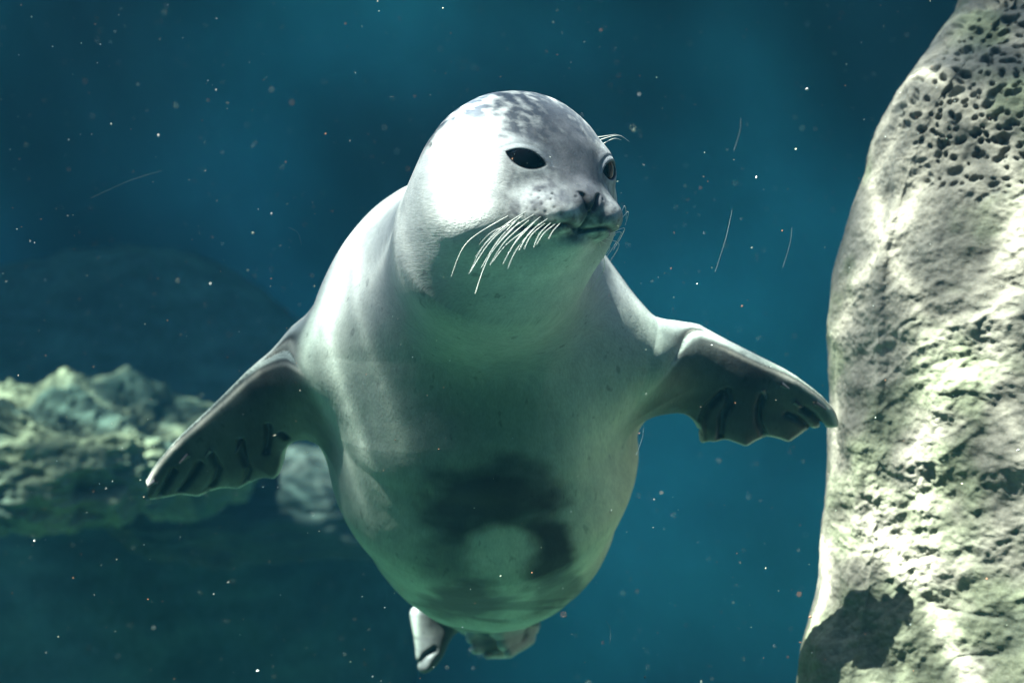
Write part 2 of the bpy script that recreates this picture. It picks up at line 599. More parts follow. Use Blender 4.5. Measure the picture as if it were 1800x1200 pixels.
def eye_openings(d, q):
    for sg in (1, -1):
        w = q - EYE_C * np.array([1, sg, 1])
        n, a, b = eye_axes(sg)
        al, wn_ = almond(w, a, b), w @ n
        d = smax(d, -np.maximum(al, -wn_), 0.003)
        d = d + 0.0007 * np.exp(-((al - 0.008) / 0.0025) ** 2) * (wn_ > 0) * (w @ b > 0.0)     # lid fold
    return d

def head_sdf(q):
    """q in head coordinates (forward, left, up)."""
    m = q.copy()
    m[:, 1] = np.abs(m[:, 1])
    d = sd_ell(q, (-0.006, 0, 0.0), (0.120, 0.118, 0.117))
    d = smin(d, sd_ell(m, (0.025, 0.058, -0.045), (0.070, 0.064, 0.060)), 0.05)      # cheeks
    d = smin(d, sd_ell(q, (0.080, 0, -0.030), (0.078, 0.060, 0.048)), 0.04)          # muzzle base
    d = smin(d, sd_ell(q, (0.055, 0, 0.030), (0.065, 0.052, 0.045)), 0.05)           # forehead to bridge
    d = smin(d, sd_ell(m, (0.121, 0.033, -0.043), (0.047, 0.040, 0.030)), 0.014)     # whisker pads
    d = smin(d, sd_ell(q, (0.141, 0, -0.027), (0.024, 0.022, 0.018)), 0.016)         # nose
    jaw = sd_ell(q, (0.082, 0, -0.075), (0.060, 0.042, 0.022))
    jaw = smin(jaw, sd_ell(q, (0.01, 0, -0.085), (0.08, 0.068, 0.045)), 0.04)
    d = smin(d, jaw, 0.010)
    for sg in (1, -1):                       # the lids bulge over the eyes
        d = smin(d, np.linalg.norm(q - EYE_C * np.array([1, sg, 1]), axis=1) - (EYE_R + 0.0025), 0.016)
    # ears: a small hole
    e = m - np.array([-0.030, 0.112, 0.035])
    d = d + 0.010 * np.exp(-(np.linalg.norm(e * np.array([1, .6, 1.6]), axis=1) / 0.006) ** 2)
    return d

NOSTRIL = [np.array([[0.0155, -0.0150], [0.0135, -0.0165], [0.0105, -0.0210], [0.0075, -0.0280], [0.0045, -0.0350]])]
PHIL = np.array([[0.0, -0.040], [0.0, -0.050], [0.001, -0.062]])

def mouth_height(q):
    s = np.abs(q[:, 1])
    back = np.clip((0.145 - q[:, 0]) / 0.09, 0, 1)
    return -0.064 + 0.020 * np.exp(-((s - 0.030) / 0.020) ** 2) * 0.35 - 0.004 * back + 0.020 * sstep(0.75, 1.1, back)

_FOL = []
def follicles():
    if not _FOL:
        rr = np.random.RandomState(3)
        pts = []
        for row in range(6):
            for c_ in range(8):
                f_ = 0.082 + 0.0112 * c_ + (0.005 if row % 2 else 0) + rr.uniform(-0.001, 0.001)
                u_ = -0.018 - 0.0078 * row + 0.12 * (0.12 - f_) + rr.uniform(-0.001, 0.001)
                pt = np.array([[f_, 0.13, u_]])
                for _k in range(40):
                    pt[0, 1] -= 0.7 * seal_sdf(from_head(pt), False, False, False)[0]
                if pt[0, 1] > 0.015:
                    pts.append(pt[0].copy())
        pts = np.array(pts)
        _FOL.extend(pts)
    return _FOL

def head_detail(q):
    """Creases and dimples: returns (displacement, darkness)."""
    su = np.stack([np.abs(q[:, 1]), q[:, 2]], 1)
    front = sstep(0.118, 0.140, q[:, 0])
    dn = d_polyline(su, NOSTRIL[0])
    g = np.exp(-(dn / 0.0034) ** 2) * front * sstep(-0.0140, -0.0215, q[:, 2])
    disp = 0.0045 * g
    dark = 0.95 * g
    dp = d_polyline(su, PHIL)
    g = np.exp(-(dp / 0.0022) ** 2) * front
    disp += 0.0045 * g
    dark = np.maximum(dark, 0.7 * g)
    mh = q[:, 2] - mouth_height(q)
    win = sstep(0.088, 0.125, q[:, 0])
    g = np.exp(-(mh / 0.0032) ** 2) * win
    disp += 0.004 * g
    dark = np.maximum(dark, g)
    # follicle rows on the pads
    m = q.copy(); m[:, 1] = np.abs(m[:, 1])
    k = (m[:, 0] > 0.07) & (m[:, 2] < 0.0) & (m[:, 2] > -0.09)
    if k.any():
        mk = m[k]
        g = np.zeros(len(mk))
        for fp in follicles():
            g = np.maximum(g, np.exp(-((mk - fp) ** 2).sum(1) / 0.0020 ** 2))
        disp[k] += 0.0012 * g
        dark[k] = np.maximum(dark[k], 0.75 * g)
    return disp, dark

# ---- flippers: an outline on a plane, given a thickness profile
class Blade:
    def __init__(self, origin_px, n, outline, grooves, thick, bend=0.0, tipx=1e9, mid=None):
        self.o = P(*origin_px)
        n = np.array(n, float)
        self.n = n / np.linalg.norm(n)
        x = np.array([1.0, 0, 0])
        self.x = x - self.n * (x @ self.n)
        self.x /= np.linalg.norm(self.x)
        self.y = np.cross(self.n, self.x)
        if self.y[2] < 0:
            self.y = -self.y
        self.bend = bend
        self.tipx = tipx
        self.y0 = self.ray(*mid)[1] if mid else 0.0
        self.pts = self.smooth(np.array([self.ray(*q) for q in outline]))
        self.gr = [np.array([self.ray(*q) for q in g]) for g in grooves]
        self.thick = thick
        self.lo = self.pts.min(0) - 0.09
        self.hi = self.pts.max(0) + 0.09
    def smooth(self, p):
        # closed Chaikin, one pass: rounds the outline but keeps the scallops
        q = 0.8 * p + 0.2 * np.roll(p, -1, 0)
        r = 0.2 * p + 0.8 * np.roll(p, -1, 0)
        return np.stack([q, r], 1).reshape(-1, 2)
    def ray(self, px, py):
        dvec = P(px, py) - np.array([0, -D0, 0])
        t = ((self.o - np.array([0, -D0, 0])) @ self.n) / (dvec @ self.n)
        w = np.array([0, -D0, 0]) + dvec * t - self.o
        return np.array([w @ self.x, w @ self.y])
    def local(self, p):
        w = p - self.o
        return np.stack([w @ self.x, w @ self.y], 1), w @ self.n
    def sdf(self, p):
        if self.tipx < 1e8:                  # the arm sinks back into the shoulder towards its root
            p = p.copy()
            p[:, 1] -= 0.062 * np.clip(1 - (p[:, 0] - self.o[0]) / self.tipx, 0, 1.4) ** 2.2
        uv, h = self.local(p)
        h = h - self.bend * uv[:, 0] ** 2 + 0.12 * (0 if self.tipx > 1e8 else np.clip(1 - uv[:, 0] / self.tipx, 0, 1.05)) ** 1.6 * (uv[:, 1] - self.y0)
        d = np.full(len(p), 0.5)
        k = ((uv > self.lo) & (uv < self.hi)).all(1) & (np.abs(h) < 0.20)
        if not k.any():
            return d, np.zeros(len(p)), d
        u2, hh = uv[k], h[k]
        d2 = sd_poly(u2, self.pts)
        T, lead = self.thick(u2)
        ins = np.clip(-d2, 0, None)
        th = T * np.sqrt(np.clip(1 - (1 - np.clip(ins / lead, 0, 1)) ** 2, 0, 1)) + 0.0022
        g = np.zeros(len(u2))
        for q in self.gr:
            g = np.maximum(g, np.exp(-(d_polyline(u2, q) / 0.0048) ** 2))
        dd = np.abs(hh) - th + 0.010 * g * (hh > -0.2)
        dd = np.where(d2 > 0, np.hypot(np.clip(d2, 0, None), np.clip(np.abs(hh) - 0.0022, 0, None)) , dd * 0.8)
        d[k] = dd
        gg = np.zeros(len(p)); gg[k] = g
        d2f = np.full(len(p), 0.5); d2f[k] = d2
        return d, gg, d2f

def flip_thick(root_x, tip_x, y_of_lead):
    def f(uv):
        t = np.clip((uv[:, 0] - root_x) / (tip_x - root_x), 0, 1)
        T = 0.058 * (1 - t) ** 1.5 + 0.011
        lead = 0.085 * (1 - t) + 0.030
        return T, lead
    return f

LEFT_OUT = [(800, 640), (660, 612), (600, 612), (568, 600), (545, 592), (520, 592), (500, 603), (440, 645), (380, 705), (310, 768), (272, 812), (255, 842),
            (250, 862), (262, 866), (283, 865), (300, 862), (320, 859), (334, 861), (350, 863), (364, 856), (385, 848), (402, 847), (418, 849), (434, 840),
            (455, 830), (468, 828), (479, 830), (490, 820), (496, 800), (499, 780), (510, 765), (530, 756), (560, 752), (590, 756), (645, 742), (800, 730)]
RIGHT_OUT = [(960, 640), (1060, 610), (1112, 640), (1150, 612), (1190, 585), (1226, 575), (1260, 589), (1330, 624), (1390, 650), (1440, 685), (1466, 712),
             (1474, 738), (1462, 741), (1440, 742), (1418, 746), (1402, 758), (1386, 769), (1370, 763), (1350, 758), (1332, 764), (1312, 777), (1296, 770), (1276, 763),
             (1258, 768), (1247, 766), (1233, 771), (1231, 752), (1222, 732), (1208, 719), (1190, 714), (1150, 711), (1110, 714), (1085, 722), (1035, 720), (920, 716)]
LEFT_GR = [[(469, 722), (471, 745), (466, 770)], [(373, 780), (386, 803), (378, 830), (365, 848)], [(353, 797), (336, 825), (316, 852)], [(308, 812), (294, 835), (281, 858)],
           [(424, 752), (428, 780), (437, 800), (431, 832)], [(492, 735), (500, 745)]]
RIGHT_GR = [[(1280, 665), (1284, 688), (1270, 712), (1267, 752)], [(1340, 679), (1333, 700), (1333, 724), (1343, 752)], [(1383, 712), (1402, 722), (1420, 740)],
            [(1411, 704), (1428, 716), (1445, 738)], [(1270, 668), (1246, 694), (1236, 720), (1234, 750)]]
LB = Blade((600, 640, 0.165), (0.10, -0.80, -0.58), LEFT_OUT, LEFT_GR, flip_thick(0.02, -0.30, 0), 0.12, -0.28, (590, 640))
RB = Blade((1100, 620, 0.125), (-0.10, -0.82, -0.55), RIGHT_OUT, RIGHT_GR, flip_thick(-0.02, 0.30, 0), 0.12, 0.28, (1110, 625))

HIND_L = [(770, 1020), (735, 1060), (722, 1074), (724, 1092), (731, 1130), (733, 1160), (738, 1180), (748, 1182), (762, 1172), (778, 1150), (788, 1125), (806, 1105), (840, 1060)]
def hind_thick(uv):
    return np.full(len(uv), 0.020), np.full(len(uv), 0.030)
HL = Blade((765, 1110, 0.72), (0.45, -0.85, 0.1), HIND_L, [[(735, 1165), (742, 1150), (755, 1140)]], hind_thick)

TORSO = [((812, 545, 0.16), 228), ((842, 690, 0.20), 252), ((850, 790, 0.29), 263), ((860, 888, 0.43), 216), ((856, 990, 0.66), 120), ((845, 1060, 0.86), 62)]
NECK = [((897, 355, -0.20), 148), ((866, 430, -0.13), 166), ((840, 548, 0.13), 176)]

TOES = ((829, 1121, 880, 1112, 9.0, 13), (880, 1112, 932, 1092, 13, 16), (837, 1139, 885, 1131, 8.0, 11.5), (885, 1131, 930, 1106, 11.5, 15),
        (858, 1151, 895, 1146, 6.5, 9.5), (895, 1146, 928, 1120, 9.5, 14))
TOE_GAPS = ([(822, 1131, .575), (860, 1126, .59), (890, 1120, .61), (925, 1102, .63)], [(838, 1148, .575), (865, 1143, .59), (892, 1137, .61), (925, 1116, .63)])

def seal_sdf(p, detail=True, want=False, lids=True):
    d = None
    for (a, ra), (b, rb) in zip(TORSO[:-1], TORSO[1:]):
        e = sd_cone(p, P(*a), P(*b), RAD(ra, a[2]), RAD(rb, b[2]))
        d = e if d is None else smin(d, e, 0.03)
    nk = None
    for (a, ra), (b, rb) in zip(NECK[:-1], NECK[1:]):
        e = sd_cone(p, P(*a), P(*b), RAD(ra, a[2]), RAD(rb, b[2]))
        nk = e if nk is None else smin(nk, e, 0.03)
    d = smin(d, nk, 0.12)
    # shoulders
    d = smin(d, sd_cone(p, P(740, 575, 0.13), P(582, 625, 0.13), RAD(112), RAD(46)), 0.13)
    d = smin(d, sd_cone(p, P(965, 575, 0.09), P(1138, 620, 0.10), RAD(112), RAD(54)), 0.13)
    lb, lg, l2 = LB.sdf(p)
    rb, rg, r2 = RB.sdf(p)
    d = smin(d, lb, 0.075)
    d = smin(d, rb, 0.075)
    hl, hg, h2 = HL.sdf(p)
    d = smin(d, hl, 0.02)
    # the other hind flipper: folded, toes towards the viewer
    hr = sd_cone(p, P(905, 1050, 0.84), P(922, 1096, 0.74), RAD(42, .8), RAD(28, .7))
    for x0, y0, x1, y1, r0, r1 in TOES:
        hr = smin(hr, sd_cone(p, P(x0, y0, 0.59), P(x1, y1, 0.66), RAD(r0, .6), RAD(r1, .6)), 0.004)
    if detail:
        for g_ in TOE_GAPS:
            hr = hr + 0.005 * np.exp(-(d_polyline(p, [P(x, y, Y_) for x, y, Y_ in g_]) / 0.0060) ** 2)
    d = smin(d, hr, 0.02)
    # head
    q = to_head(p)
    near = np.linalg.norm(q, axis=1) < 0.36
    dk = np.zeros(len(p))
    if near.any():
        hq = q[near]
        dn_ = smin(d[near], head_sdf(hq), 0.06)
        if detail:
            dsp, dark = head_detail(hq)
            dn_ = dn_ + dsp
            dk[near] = dark
        if lids:
            dn_ = eye_openings(dn_, hq)
        d = d.copy()
        d[near] = dn_
    # skin folds across the lower belly
    if detail:
        fw = sstep(-0.41, -0.52, p[:, 2]) * (p[:, 1] < 0.6)
        d = d + 0.0022 * fw * perlin(np.stack([p[:, 0] * 5, p[:, 1] * 6, p[:, 2] * 60 + p[:, 0] * 8], 1))
        d = d + 0.0025 * perlin(p * 9.0) + 0.0008 * perlin(p * 26)
    if want:
        return d, dict(dark=dk, lg=lg, rg=rg, l2=l2, r2=r2, lb=lb, rb=rb, hl=hl, hr=hr, q=q)
    return d

def surface_nets(fn, lo, hi, h):
    lo, hi = np.array(lo), np.array(hi)
    K = 4
    H = h * K
    nc = np.ceil((hi - lo) / H).astype(int)
    ax = [lo[i] + H * (np.arange(nc[i]) + 0.5) for i in range(3)]
    C = np.stack(np.meshgrid(*ax, indexing='ij'), -1).reshape(-1, 3)
    dc = np.concatenate([fn(c) for c in np.array_split(C, max(1, len(C) // 200000))])
    n = nc * K
    big = np.repeat(np.repeat(np.repeat(np.sign(dc).reshape(nc).astype(np.float32), K, 0), K, 1), K, 2)
    act = np.argwhere((np.abs(dc) < H * 1.7).reshape(nc))
    off = np.stack(np.meshgrid(*[np.arange(K)] * 3, indexing='ij'), -1).reshape(-1, 3)
    idx = (act[:, None, :] * K + off[None]).reshape(-1, 3)
    pts = lo + h * (idx + 0.5)
    dv = np.concatenate([fn(c) for c in np.array_split(pts, max(1, len(pts) // 200000))])
    big[idx[:, 0], idx[:, 1], idx[:, 2]] = dv
    S = big < 0
    cnt = np.zeros(tuple(n - 1), dtype=np.int8)
    for dx in (0, 1):
        for dy in (0, 1):
            for dz in (0, 1):
                cnt += S[dx:n[0] - 1 + dx, dy:n[1] - 1 + dy, dz:n[2] - 1 + dz]
    cell = np.argwhere((cnt > 0) & (cnt < 8))
    ids = np.full(tuple(n - 1), -1, dtype=np.int32)
    ids[cell[:, 0], cell[:, 1], cell[:, 2]] = np.arange(len(cell))
    acc = np.zeros((len(cell), 3)); w = np.zeros(len(cell))
    cs = [np.array(c) for c in np.ndindex(2, 2, 2)]
    for a in cs:
        for ax_ in range(3):
            if a[ax_] == 0:
                b = a.copy(); b[ax_] = 1
                ia, ib = cell + a, cell + b
                va = big[ia[:, 0], ia[:, 1], ia[:, 2]]; vb = big[ib[:, 0], ib[:, 1], ib[:, 2]]
                m = (va < 0) != (vb < 0)
                t = va / (va - vb + 1e-12)
                acc[m] += (a + (b - a) * t[m, None]); w[m] += 1
    V = lo + h * (cell + 0.5 + acc / w[:, None])
    F = []
    for ax_ in range(3):
        sl0 = [slice(None)] * 3; sl1 = [slice(None)] * 3
        sl0[ax_] = slice(0, -1); sl1[ax_] = slice(1, None)
        ch = S[tuple(sl0)] != S[tuple(sl1)]
        e = np.argwhere(ch)
        o1, o2 = [(1, 2), (2, 0), (0, 1)][ax_]
        e = e[(e[:, o1] > 0) & (e[:, o2] > 0) & (e[:, o1] < n[o1] - 1) & (e[:, o2] < n[o2] - 1)]
        u1 = np.zeros(3, int); u1[o1] = 1
        u2 = np.zeros(3, int); u2[o2] = 1
        qd = [ids[tuple((e - s).T)] for s in (u1 + u2, u2, u1 * 0, u1)]
        Q = np.stack(qd, 1)
        inside = S[tuple(e.T)]
        Q[~inside] = Q[~inside][:, ::-1]
        F.append(Q)
    F = np.concatenate(F)
    F = F[(F >= 0).all(1)]
    return V, F

def relax(V, F, it=2, lam=0.5):
    for _ in range(it):
        acc = np.zeros_like(V); w = np.zeros(len(V))
        for i in range(4):
            j = (i + 1) % 4
            for a, b in ((i, j), (j, i)):
                for c in range(3):
                    acc[:, c] += np.bincount(F[:, a], V[F[:, b], c], len(V))
                w += np.bincount(F[:, a], minlength=len(V))
        V = V + lam * (acc / np.maximum(w, 1)[:, None] - V)
    return V

def project(V, fn, it=1, e=0.0008, lim=0.004):
    out = []
    for v in np.array_split(V, max(1, len(V) // 150000)):
        v = v.copy()
        for _ in range(it):
            g = np.zeros_like(v); d = 0
            for k in ((1, 1, 1), (1, -1, -1), (-1, 1, -1), (-1, -1, 1)):
                k = np.array(k, float)
                f = fn(v + k * e)
                d = d + f * 0.25
                g += f[:, None] * k
            g /= 4 * e
            st = d / (np.maximum((g ** 2).sum(1), 0.2))
            v -= np.clip(st, -lim, lim)[:, None] * g
        out.append(v)
    return np.concatenate(out)

def subdivide(V, F):
    E = np.sort(np.concatenate([F[:, [0, 1]], F[:, [1, 2]], F[:, [2, 3]], F[:, [3, 0]]]), 1)
    key = E[:, 0].astype(np.int64) * len(V) + E[:, 1]
    uq, inv = np.unique(key, return_inverse=True)
    a, b = uq // len(V), uq % len(V)
    n0, n1 = len(V), len(uq)
    V2 = np.concatenate([V, 0.5 * (V[a] + V[b]), V[F].mean(1)])
    inv = inv.reshape(4, -1) + n0
    fc = n0 + n1 + np.arange(len(F))
    Q = [np.stack([F[:, i], inv[i], fc, inv[i - 1]], 1) for i in range(4)]
    return V2, np.concatenate(Q)

def seal_material():
    t = NT('wet_seal_coat')
    co = t.coord()
    a = t.n('ShaderNodeAttribute'); a.attribute_name = 'coat'
    fl = t.n('ShaderNodeAttribute'); fl.attribute_name = 'flow'
    fine = t.noise(t.mapping(fl.outputs['Vector'], (420, 420, 60)), 1.0, 3, 0.6)
    mid = t.noise(t.mapping(fl.outputs['Vector'], (60, 60, 22)), 1.0, 5, 0.6)
    soft = t.noise(co, 9, 4, 0.55)
    spots = t.noise(t.mapping(fl.outputs['Vector'], (75, 75, 34)), 1.0, 2, 0.5)
    c = t.mixc(0.55, a.outputs['Color'], t.ramp(fine.outputs['Fac'], [(0.3, (0.72,) * 3), (0.7, (1.18,) * 3)]), 'MULTIPLY')
    c = t.mixc(0.5, c, t.ramp(mid.outputs['Fac'], [(0.3, (0.72, 0.74, 0.76)), (0.65, (1.1, 1.1, 1.08))]), 'MULTIPLY')
    c = t.mixc(0.6, c, t.ramp(soft.outputs['Fac'], [(0.3, (0.75, 0.8, 0.8)), (0.65, (1.1, 1.1, 1.08))]), 'MULTIPLY')
    c = t.mixc(0.45, c, t.ramp(spots.outputs['Fac'], [(0.66, (1,) * 3), (0.73, (0.28, 0.3, 0.32))]), 'MULTIPLY')
    ruff = t.noise(t.mapping(co, (1, 1, 0.6)), 75, 4, 0.6)
    h = t.math('ADD', t.math('MULTIPLY', fine.outputs['Fac'], 0.5), t.math('MULTIPLY', ruff.outputs['Fac'], 1.2))
    nb = t.bump(h, 0.38, 0.0021)
    t.principled(c, 0.50, 0.14, nb)
    return t.m

def seal_colours(V, N, info):
    q = info['q']
    px = 900 + V[:, 0] * 1200 * D0 / (D0 + V[:, 1])
    py = 600 - V[:, 2] * 1200 * D0 / (D0 + V[:, 1])
    pale = np.array([0.42, 0.43, 0.41])
    c = np.tile(pale, (len(V), 1))
    def mix(m, col):
        nonlocal c
        m = np.clip(m, 0, 1)[:, None]
        c = c * (1 - m) + np.array(col) * m
    nz = fbm(V * 7, 4)
    # dorsal grey: back side of trunk and crown of the head
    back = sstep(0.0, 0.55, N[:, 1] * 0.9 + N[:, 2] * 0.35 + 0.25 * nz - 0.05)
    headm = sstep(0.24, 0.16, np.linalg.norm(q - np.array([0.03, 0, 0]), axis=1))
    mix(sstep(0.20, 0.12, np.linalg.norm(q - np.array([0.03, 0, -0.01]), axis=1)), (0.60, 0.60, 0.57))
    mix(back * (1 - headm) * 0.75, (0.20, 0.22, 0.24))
    crown = sstep(0.030, 0.080, q[:, 2] - 0.45 * np.clip(-q[:, 1], -0.2, 0.2) * 0 + 0.06 * (q[:, 0] < 0) * 0 + 0.05 * nz + 0.02 * fbm(V * 30, 3) + 0.25 * np.clip(q[:, 0] - 0.06, 0, 0.1))
    mix(headm * crown * np.clip(0.94 + 0.6 * fbm(q * np.array([26, 95, 95.0]), 3), 0, 1), (0.034, 0.040, 0.052))
    bridge = np.exp(-(q[:, 1] / 0.046) ** 2) * sstep(0.04, 0.08, q[:, 0]) * sstep(-0.05, -0.02, q[:, 2])
    mix(headm * bridge * np.clip(0.85 + 0.4 * nz + 0.6 * fbm(q * np.array([20, 60, 60.0]) + 7, 3), 0, 1), (0.075, 0.08, 0.092))
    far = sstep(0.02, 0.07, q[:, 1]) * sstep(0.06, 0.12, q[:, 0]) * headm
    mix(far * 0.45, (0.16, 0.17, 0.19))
    padm = sstep(0.085, 0.120, q[:, 0]) * sstep(-0.085, -0.070, q[:, 2]) * headm
    mix(padm * np.clip(0.42 + 0.4 * nz + 0.9 * fbm(V * 60, 3), 0, 1), (0.14, 0.14, 0.15))
    nose = np.exp(-((q[:, 1] / 0.018) ** 4 + ((q[:, 2] + 0.027) / 0.015) ** 4)) * sstep(0.105, 0.125, q[:, 0])
    mix(nose * 0.75, (0.09, 0.09, 0.10))
    for sg in (1, -1):
        w = q - EYE_C * np.array([1, sg, 1])
        n, a, b = eye_axes(sg)
        e = np.hypot((w @ a) / 0.028, (w @ b) / 0.0150)
        al = almond(w, a, b)
        mix(sstep(0.0022, 0.0010, al) * (w @ n > 0), (0.008, 0.008, 0.010))
        mix(0.35 * sstep(1.9, 1.1, e) * (w @ n > 0) * (w @ b > 0), (0.30, 0.32, 0.34))
        # brow spots where the whiskers above the eye grow
        for k_, (da, db) in enumerate(((0.010, 0.034), (0.002, 0.037), (0.017, 0.030))):
            mix(0.7 * np.exp(-(((w @ a) - da) ** 2 + ((w @ b) - db) ** 2) / 0.0035 ** 2) * (w @ n > 0), (0.1, 0.1, 0.1))
    ear = q * np.array([1, 1, 1]); ear[:, 1] = np.abs(ear[:, 1])
    mix(0.9 * np.exp(-(np.linalg.norm((ear - np.array([-0.030, 0.112, 0.035])) * np.array([1, .4, 1.4]), axis=1) / 0.006) ** 2), (0.06, 0.06, 0.06))
    mix(info['dark'] * headm, (0.035, 0.035, 0.04))
    # trunk: green bounce light and dark shade patches painted on the belly
    bel = sstep(0.0, -0.35, V[:, 2]) * (N[:, 1] < 0.3)
    bel = np.maximum(bel, 0.75 * sstep(0.10, -0.06, V[:, 2] + 0.05 * nz) * sstep(0.0, -0.5, N[:, 1]))
    mix(bel * 0.75, (0.30, 0.38, 0.28))
    fr = sstep(0.25, -0.15, N[:, 1])
    def tone_patch(cx, cy, rx, ry, col, k, wob=0.35):
        e = np.hypot((px - cx) / rx, (py - cy) / ry) + wob * fbm(V * np.array([13, 13, 22.0]) + cx, 3)
        mix(k * sstep(1.25, 0.55, e) * fr, col)
    e = np.hypot((px - 815) / 235, (py - 830) / 235) + 0.25 * nz
    mix(0.72 * sstep(1.15, 0.35, e) * fr, (0.15, 0.21, 0.16))  # shaded middle of the belly, painted into the coat
    mix(0.9 * sstep(965, 1070, px + 40 * nz) * sstep(660, 780, py) * fr, (0.66, 0.67, 0.50))  # bounce glow off the rock, painted on the right flank
    dk = (0.018, 0.022, 0.026)
    tone_patch(855, 880, 130, 66, dk, 0.97, 0.32)  # from here, underside shade and reflections painted as patches
    tone_patch(905, 850, 90, 50, dk, 0.6)
    tone_patch(800, 980, 60, 75, dk, 0.55)
    tone_patch(962, 972, 56, 66, dk, 0.95, 0.32)
    tone_patch(975, 1035, 60, 40, dk, 0.7)
    tone_patch(820, 1055, 80, 36, dk, 0.97, 0.35)
    tone_patch(880, 968, 66, 46, (0.56, 0.60, 0.48), 0.85, 0.2)
    st = sstep(0.05, 0.35, perlin(np.stack([V[:, 0] * 6, V[:, 1] * 6, V[:, 2] * 75 + V[:, 0] * 9], 1))) * sstep(1035, 1060, py) * fr
    mix(0.6 * st, dk)
    # flippers: dark webbed palms, widened over arm-root shade; lit trailing rim painted pale
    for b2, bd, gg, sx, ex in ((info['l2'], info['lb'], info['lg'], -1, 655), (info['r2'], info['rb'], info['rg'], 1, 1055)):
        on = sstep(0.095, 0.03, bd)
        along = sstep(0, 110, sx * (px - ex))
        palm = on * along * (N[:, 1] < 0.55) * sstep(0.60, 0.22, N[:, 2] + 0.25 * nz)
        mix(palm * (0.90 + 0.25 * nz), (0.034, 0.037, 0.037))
        mix(on * along * gg * 0.8, (0.04, 0.045, 0.05))
        mix(on * along * sstep(-0.0100, -0.003, b2) * sstep(0.25, -0.05, N[:, 2]) * 0.85, (0.66, 0.62, 0.52))  # rim light painted along the trailing edge
    hb = np.minimum(info['hl'], info['hr']) < 0.015
    mix(hb * 0.7 * (0.9 + nz), (0.15, 0.17, 0.17))
    mix((info['hl'] < 0.015) * sstep(728, 742, px) * 0.85, (0.05, 0.055, 0.055))
    mix((info['hr'] < 0.008) * (py > 1100) * 0.8, (0.62, 0.60, 0.55))  # light on the toes, painted as paler colour
    for g_ in TOE_GAPS:
        mix(0.9 * np.exp(-(d_polyline(V, [P(x, y, Y_) for x, y, Y_ in g_]) / 0.006) ** 2), (0.05, 0.055, 0.06))
    return c

def build_seal(h=0.005, sub=1):
    f0 = lambda p: seal_sdf(p, False)
    V, F = surface_nets(f0, (-0.60, -0.46, -0.75), (0.58, 1.05, 0.42), h)
    V = relax(V, F, 2)
    V = project(V, f0, 1)
    for _ in range(sub):
        V, F = subdivide(V, F)
    V = project(V, lambda p: seal_sdf(p, True), 2)
    # keep the one connected body
    root = bpy.data.objects.new('seal', None)
    COL.objects.link(root)
    root.location = (0, 0, 0)
    tag(root, 'pale spotted young seal swimming towards the viewer with both front flippers spread', 'seal')
    o = mesh_object('body', V, F, None, root)
    # finer mesh on the face
    bm = bmesh.new()
    bm.from_mesh(o.data)
    tip = from_head((0.09, 0, -0.03))
    tipv = Vector(tip)
    ed = [e for e in bm.edges if (e.verts[0].co - tipv).length < 0.125 and (e.verts[1].co - tipv).length < 0.125]
    bmesh.ops.subdivide_edges(bm, edges=ed, cuts=1, use_grid_fill=True)
    tip2 = Vector(from_head((0.115, 0, -0.035)))
    ed = [e for e in bm.edges if (e.verts[0].co - tip2).length < 0.068 and (e.verts[1].co - tip2).length < 0.068]
    bmesh.ops.subdivide_edges(bm, edges=ed, cuts=1, use_grid_fill=True)
    bm.to_mesh(o.data)
    bm.free()
    n = len(o.data.vertices)
    V = np.empty(n * 3, dtype=np.float32)
    o.data.vertices.foreach_get('co', V)
    V = V.reshape(-1, 3).astype(float)
    nearh = np.linalg.norm(V - tip, axis=1) < 0.14
    V[nearh] = project(V[nearh], lambda p: seal_sdf(p, True), 2, 0.0005)
    o.data.vertices.foreach_set('co', V.astype(np.float32).ravel())
    o.data.update()
    o.data.polygons.foreach_set('use_smooth', np.ones(len(o.data.polygons), dtype=bool))
    N = np.empty(n * 3, dtype=np.float32)
    o.data.vertices.foreach_get('normal', N)
    N = N.reshape(-1, 3)
    d, info = seal_sdf(V, True, True)
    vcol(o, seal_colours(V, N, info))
    # flow coordinates: the third runs along the lie of the fur (nose to tail)
    q = info['q']
    headw = sstep(0.30, 0.18, np.linalg.norm(q, axis=1))
    ax = P(850, 1000, 0.6) - P(850, 500, 0.1); ax /= np.linalg.norm(ax)
    along_b = (V @ ax)
    along_h = -q[:, 0]
    xb = np.stack([V[:, 0], V @ np.cross(ax, [1, 0, 0]), along_b], 1)
    xh = np.stack([q[:, 1], q[:, 2], along_h], 1)
    flow = xb * (1 - headw[:, None]) + xh * headw[:, None]
    at = o.data.attributes.new('flow', 'FLOAT_VECTOR', 'POINT')
    at.data.foreach_set('vector', flow.astype(np.float32).ravel())
    o.data.materials.append(seal_material())
    return root, o

def uv_sphere(c, r, nu=40, nv=24):
    th = np.linspace(0, 2 * math.pi, nu, endpoint=False)
    ph = np.linspace(-math.pi / 2, math.pi / 2, nv)
    T, F = np.meshgrid(th, ph, indexing='ij')
    v = np.stack([np.cos(F) * np.cos(T), np.cos(F) * np.sin(T), np.sin(F)], -1).reshape(-1, 3) * r + c
    i = np.arange(nu * nv).reshape(nu, nv)
    j = np.roll(i, -1, 0)
    f = np.stack([i[:, :-1], j[:, :-1], j[:, 1:], i[:, 1:]], -1).reshape(-1, 4)
    return v, f

